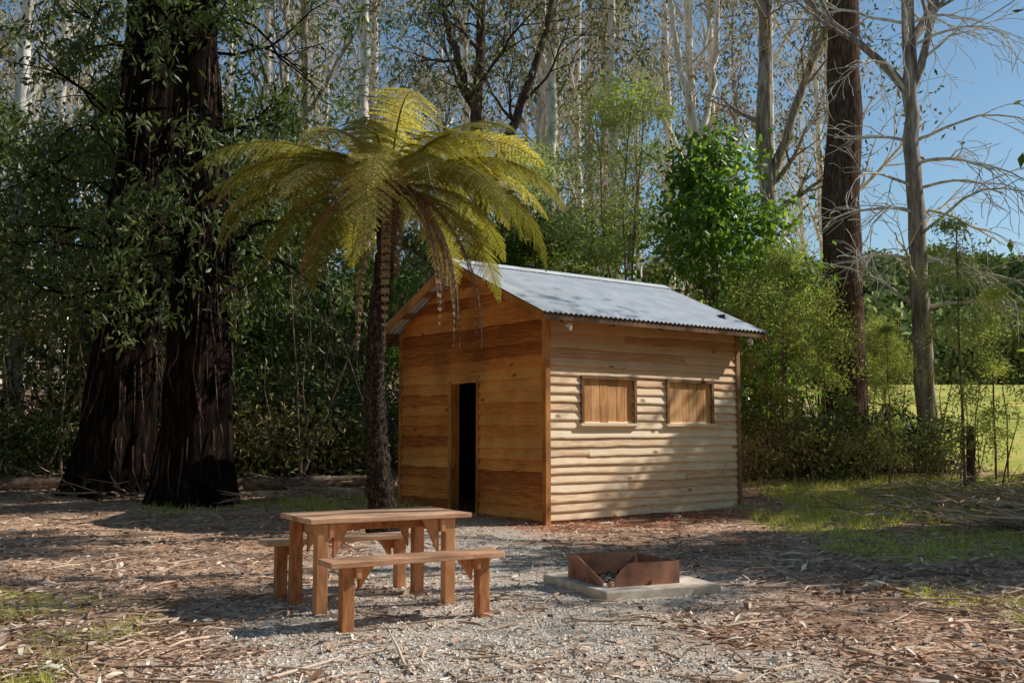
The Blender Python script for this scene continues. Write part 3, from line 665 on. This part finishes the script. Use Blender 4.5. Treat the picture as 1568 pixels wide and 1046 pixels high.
# ---- unseen trees added behind and beside the camera to block sky light
for x,y,v,s in ((-13,1,1,1.7),(-12,-6,0,2.2),(-6,-11,1,1.8),(1,-12,0,2.3),(8,-11,1,1.8),(15,-8,0,2.2),(21,-2,1,1.7),(-17,9,1,1.8),(-20,17,0,2.)):
    put('sky_blocker_tree',bv[v],x,y,None,s)
# ---- distant forested hill
cr=[bushmesh('crown%d'%s,11,4.6,1,40,1200,1.2,.85,80+s,M_barkgrey,M_hillleaf,.3,.16,droop=.1,rs=.25,flat=.8) for s in range(3)]
Fo=bpy.data.objects.new('distant_forest',None);scene.collection.objects.link(Fo)
R=np.random.default_rng(9)
for q in range(480):
    y=82+R.random()**1.0*120;x=R.uniform(.22,.70)*y if q<420 else R.uniform(-.7,.2)*y
    obj('tree_crown',cr[R.integers(3)],(x,y,float(gh(x,y))-2.5),R.uniform(0,6.28),R.uniform(.4,.85),Fo)
# ------------------------------------------------------------------ ground clutter
R=np.random.default_rng(101)
def ptsin(n,pw=1.8,y0=4.6,y1=23):
    y=y0+(y1-y0)*R.random(n)**pw;x=R.uniform(-.62,.62,n)*(y+1.5);return x,y
def outhut(x,y):
    u=(x-.54)*math.cos(HA)+(y-15.6)*math.sin(HA);v=-(x-.54)*math.sin(HA)+(y-15.6)*math.cos(HA)
    return ~((u>-.05)&(u<LX+.05)&(v>-.05)&(v<WY+.05))
def slabout(x,y):
    a=math.radians(24);u=(x-.84)*math.cos(a)+(y-8.63)*math.sin(a);v=-(x-.84)*math.sin(a)+(y-8.63)*math.cos(a)
    return ~((u>-.07)&(u<1.17)&(v>-.02)&(v<1.3))
x,y=ptsin(110000);g=m_gravel(x,y);cl=fbm(x*2.2,y*2.2,71)
ok=outhut(x,y)&slabout(x,y)&(R.random(len(x))<np.clip((1-g*.72)*(cl*1.9-.25),0.05,1));x=x[ok];y=y[ok];n=len(x)
a=R.uniform(0,6.28,n);d=np.stack([np.cos(a),np.sin(a),R.normal(0,.2,n)],-1);s=np.stack([-np.sin(a),np.cos(a),R.normal(0,.4,n)],-1);s=nrm(s)
l=np.minimum(R.gamma(3,.018,n)+.02,.16)[:,None];w_=l*R.uniform(.12,.34,(n,1));C=np.stack([x,y,gh(x,y)+R.uniform(.004,.03,n)],-1)
V=np.stack([C,C+d*l*.5+s*w_*.5+[0,0,.006],C+d*l,C+d*l*.5-s*w_*.5],1)
mb=MB();mb.add(V,np.arange(4*n).reshape(n,4),0,R.random(n)**1.3)
# long curled strips of shed gum bark
x,y=ptsin(2300,1.5);ok=outhut(x,y)&slabout(x,y)&(R.random(len(x))>m_gravel(x,y)*.85)&(fbm(x*.8,y*.8,44)>.42)
for X0,Y0 in zip(x[ok],y[ok]):
    L=min(R.gamma(2.5,.07)+.08,.6);a=R.uniform(0,6.28);k=6;t=np.linspace(0,1,k)
    ang=a+np.cumsum(R.normal(0,.14,k));cx=X0+np.cumsum(np.cos(ang))*L/k;cy=Y0+np.cumsum(np.sin(ang))*L/k
    cz=gh(cx,cy)+.012+.03*R.random()*np.sin(t*3.1)+.03*R.random()*t
    w_=R.uniform(.007,.02)*np.sin(t*2.6+.3);tl=R.normal(0,.5)
    A=np.stack([cx-np.sin(ang)*w_,cy+np.cos(ang)*w_,cz+w_*tl],-1);B=np.stack([cx+np.sin(ang)*w_,cy-np.cos(ang)*w_,cz-w_*tl],-1)
    V=np.stack([A,B],1).reshape(-1,3);i=np.arange(k-1)[:,None]*2
    mb.add(V,np.concatenate([i,i+1,i+3,i+2],1),0,R.random())
obj('leaf_litter',mb.mesh('leaf_litter',[M_litter]))
mb=MB()
x,y=ptsin(5200,1.5)
ok=outhut(x,y)&slabout(x,y)&(R.random(len(x))>m_gravel(x,y)*.65)
for X0,Y0 in zip(x[ok],y[ok]):
    L=min(R.gamma(2.0,.11)+.06,1.1);a=R.uniform(0,6.28);t=np.linspace(0,1,4)[:,None];dd=np.array([math.cos(a),math.sin(a),R.normal(0,.05)])
    P=np.array([X0,Y0,float(gh(X0,Y0))+.015])+t*dd*L+R.normal(0,.022,(4,3))*[1,1,.4];r=R.uniform(.003,.007)+L*.008
    tube(mb,P,[r,r,r*.8,r*.4],4,0,R_=R)
obj('fallen_sticks',mb.mesh('sticks',[M_twigm],True))
mb=MB()
for q in range(430):
    if q<130: X0=R.uniform(6.3,11.5);Y0=R.uniform(14.5,20.5)
    elif q<270: X0=R.normal(8.1,.9);Y0=R.normal(14.2,1.1)
    elif q<400: X0=R.uniform(-11,-1.8);Y0=R.uniform(18.5,22.5)
    else: X0=R.choice([-1,1])*R.uniform(2.4,6);Y0=R.uniform(5.6,11)
    if not outhut(np.array(X0),np.array(Y0)): continue
    L=R.uniform(.5,1.6);a=R.uniform(0,6.28);t=np.linspace(0,1,7)[:,None];dd=np.array([math.cos(a),math.sin(a),R.uniform(0,.22)])
    if q>=400: L*=.7;dd[2]=0
    P=np.array([X0,Y0,float(gh(X0,Y0))+(.03 if q<130 or q>=270 else R.uniform(.03,.4))])+t*dd*L+R.normal(0,.05,(7,3))*[1,1,.4 if q<400 else .1];r=R.uniform(.008,.028) if q<400 else R.uniform(.007,.014)
    tube(mb,P,np.linspace(r,r*.3,7),5,0,R_=R)
    for _ in range(3):
        k=R.integers(2,6);d2=nrm(dd+R.normal(0,.5,3)*[1,1,.4]+[0,0,.1]);tube(mb,[P[k],P[k]+d2*L*.2,P[k]+d2*L*.42+R.normal(0,.05,3)*[1,1,.3]],[r*.5,r*.35,r*.15],4,0,R_=R)
obj('fallen_branches',mb.mesh('branches',[M_twigm],True))
for x,y,a,L,r in ((-4.6,20.6,.2,1.8,.16),(-3.3,20.9,-.3,1.5,.13),(-5.6,21.2,.6,1.6,.12),(7.4,15.0,.9,2.0,.11),(8.3,14.4,-.3,2.2,.12),(8.9,16.6,.2,2.2,.1),(-9.8,20.6,.3,2.1,.16)):
    mb=MB();t=np.linspace(-.5,.5,8)[:,None];P=t*np.array([math.cos(a),math.sin(a),.04])*L+np.array([0,0,r*.7])+rng.normal(0,.02,(8,3))
    P=np.vstack([P[:1],P,P[-1:]]);rr_=np.r_[.001,np.linspace(r,r*.7,8),.001];tube(mb,P+np.arange(10)[:,None]*1e-4*np.array([math.cos(a),math.sin(a),0]),rr_,10,0,rough=.08)
    put('fallen_log',mb.mesh('log',[M_twig],True),x,y,0)
x,y=ptsin(90000,1.5,4.6,16);ok=(R.random(len(x))<m_gravel(x,y)*.75)&outhut(x,y)&slabout(x,y);x=x[ok];y=y[ok];n=len(x)
r=R.gamma(5,.0018,n)+.003;B=np.array([[1,0,0],[0,1,0],[-1,0,0],[0,-1,0],[0,0,.7]],float)
V=B[None]*r[:,None,None]*R.uniform(.6,1.4,(n,5,3));an=R.uniform(0,6.28,n);c_,s_=np.cos(an)[:,None],np.sin(an)[:,None]
V=np.stack([V[...,0]*c_-V[...,1]*s_,V[...,0]*s_+V[...,1]*c_,V[...,2]],-1)+np.stack([x,y,gh(x,y)+.001],-1)[:,None]
F=np.array([[0,1,4],[1,2,4],[2,3,4],[3,0,4]]);F=(F[None]+np.arange(n)[:,None,None]*5).reshape(-1,3)
mb=MB();mb.add(V,F,0,np.repeat(R.random(n),4));obj('gravel',mb.mesh('gravel',[M_stone]))
x,y=ptsin(260000,1.3,4.6,24);g=m_grass(x,y);tf=vn(x*7,y*7,3)
ok=(R.random(len(x))<np.clip(g*1.1-.08,0,1)*ss(.25,.7,tf))&outhut(x,y)&slabout(x,y);x=x[ok];y=y[ok];n=len(x)
a=R.uniform(0,6.28,n);d=nrm(np.stack([np.cos(a)*.55,np.sin(a)*.55,R.uniform(.5,1.2,n)],-1));s=np.stack([-np.sin(a),np.cos(a),0*a],-1)
l=(R.uniform(.03,.11,n)*(1+ss(10,18,y)*.9))[:,None];w_=(.004+.004*ss(8,20,y))[:,None];C=np.stack([x,y,gh(x,y)],-1)
V=np.stack([C-s*w_,C+s*w_,C+d*l],1);mb=MB();mb.add(V,np.arange(3*n).reshape(n,3),0,R.random(n));print('grass',n)
obj('grass',mb.mesh('grass',[M_grass]))
for x,y,h in ((9.75,21.3,1.25),(12.6,23.2,1.2)):
    mb=MB();tube(mb,[(0,0,-.3),(0,0,h*.5),(.02,0,h),(.02,0,h+.01)],[.085,.08,.072,.001],10,0,rough=.06)
    for z in (.35,.7,1.05): tube(mb,[(-.09,0,z),(.09,0,z)],.006,4,0)
    put('fence_post',mb.mesh('post',[M_barkbrown],True),x,y,0)
print('trees',cnt)
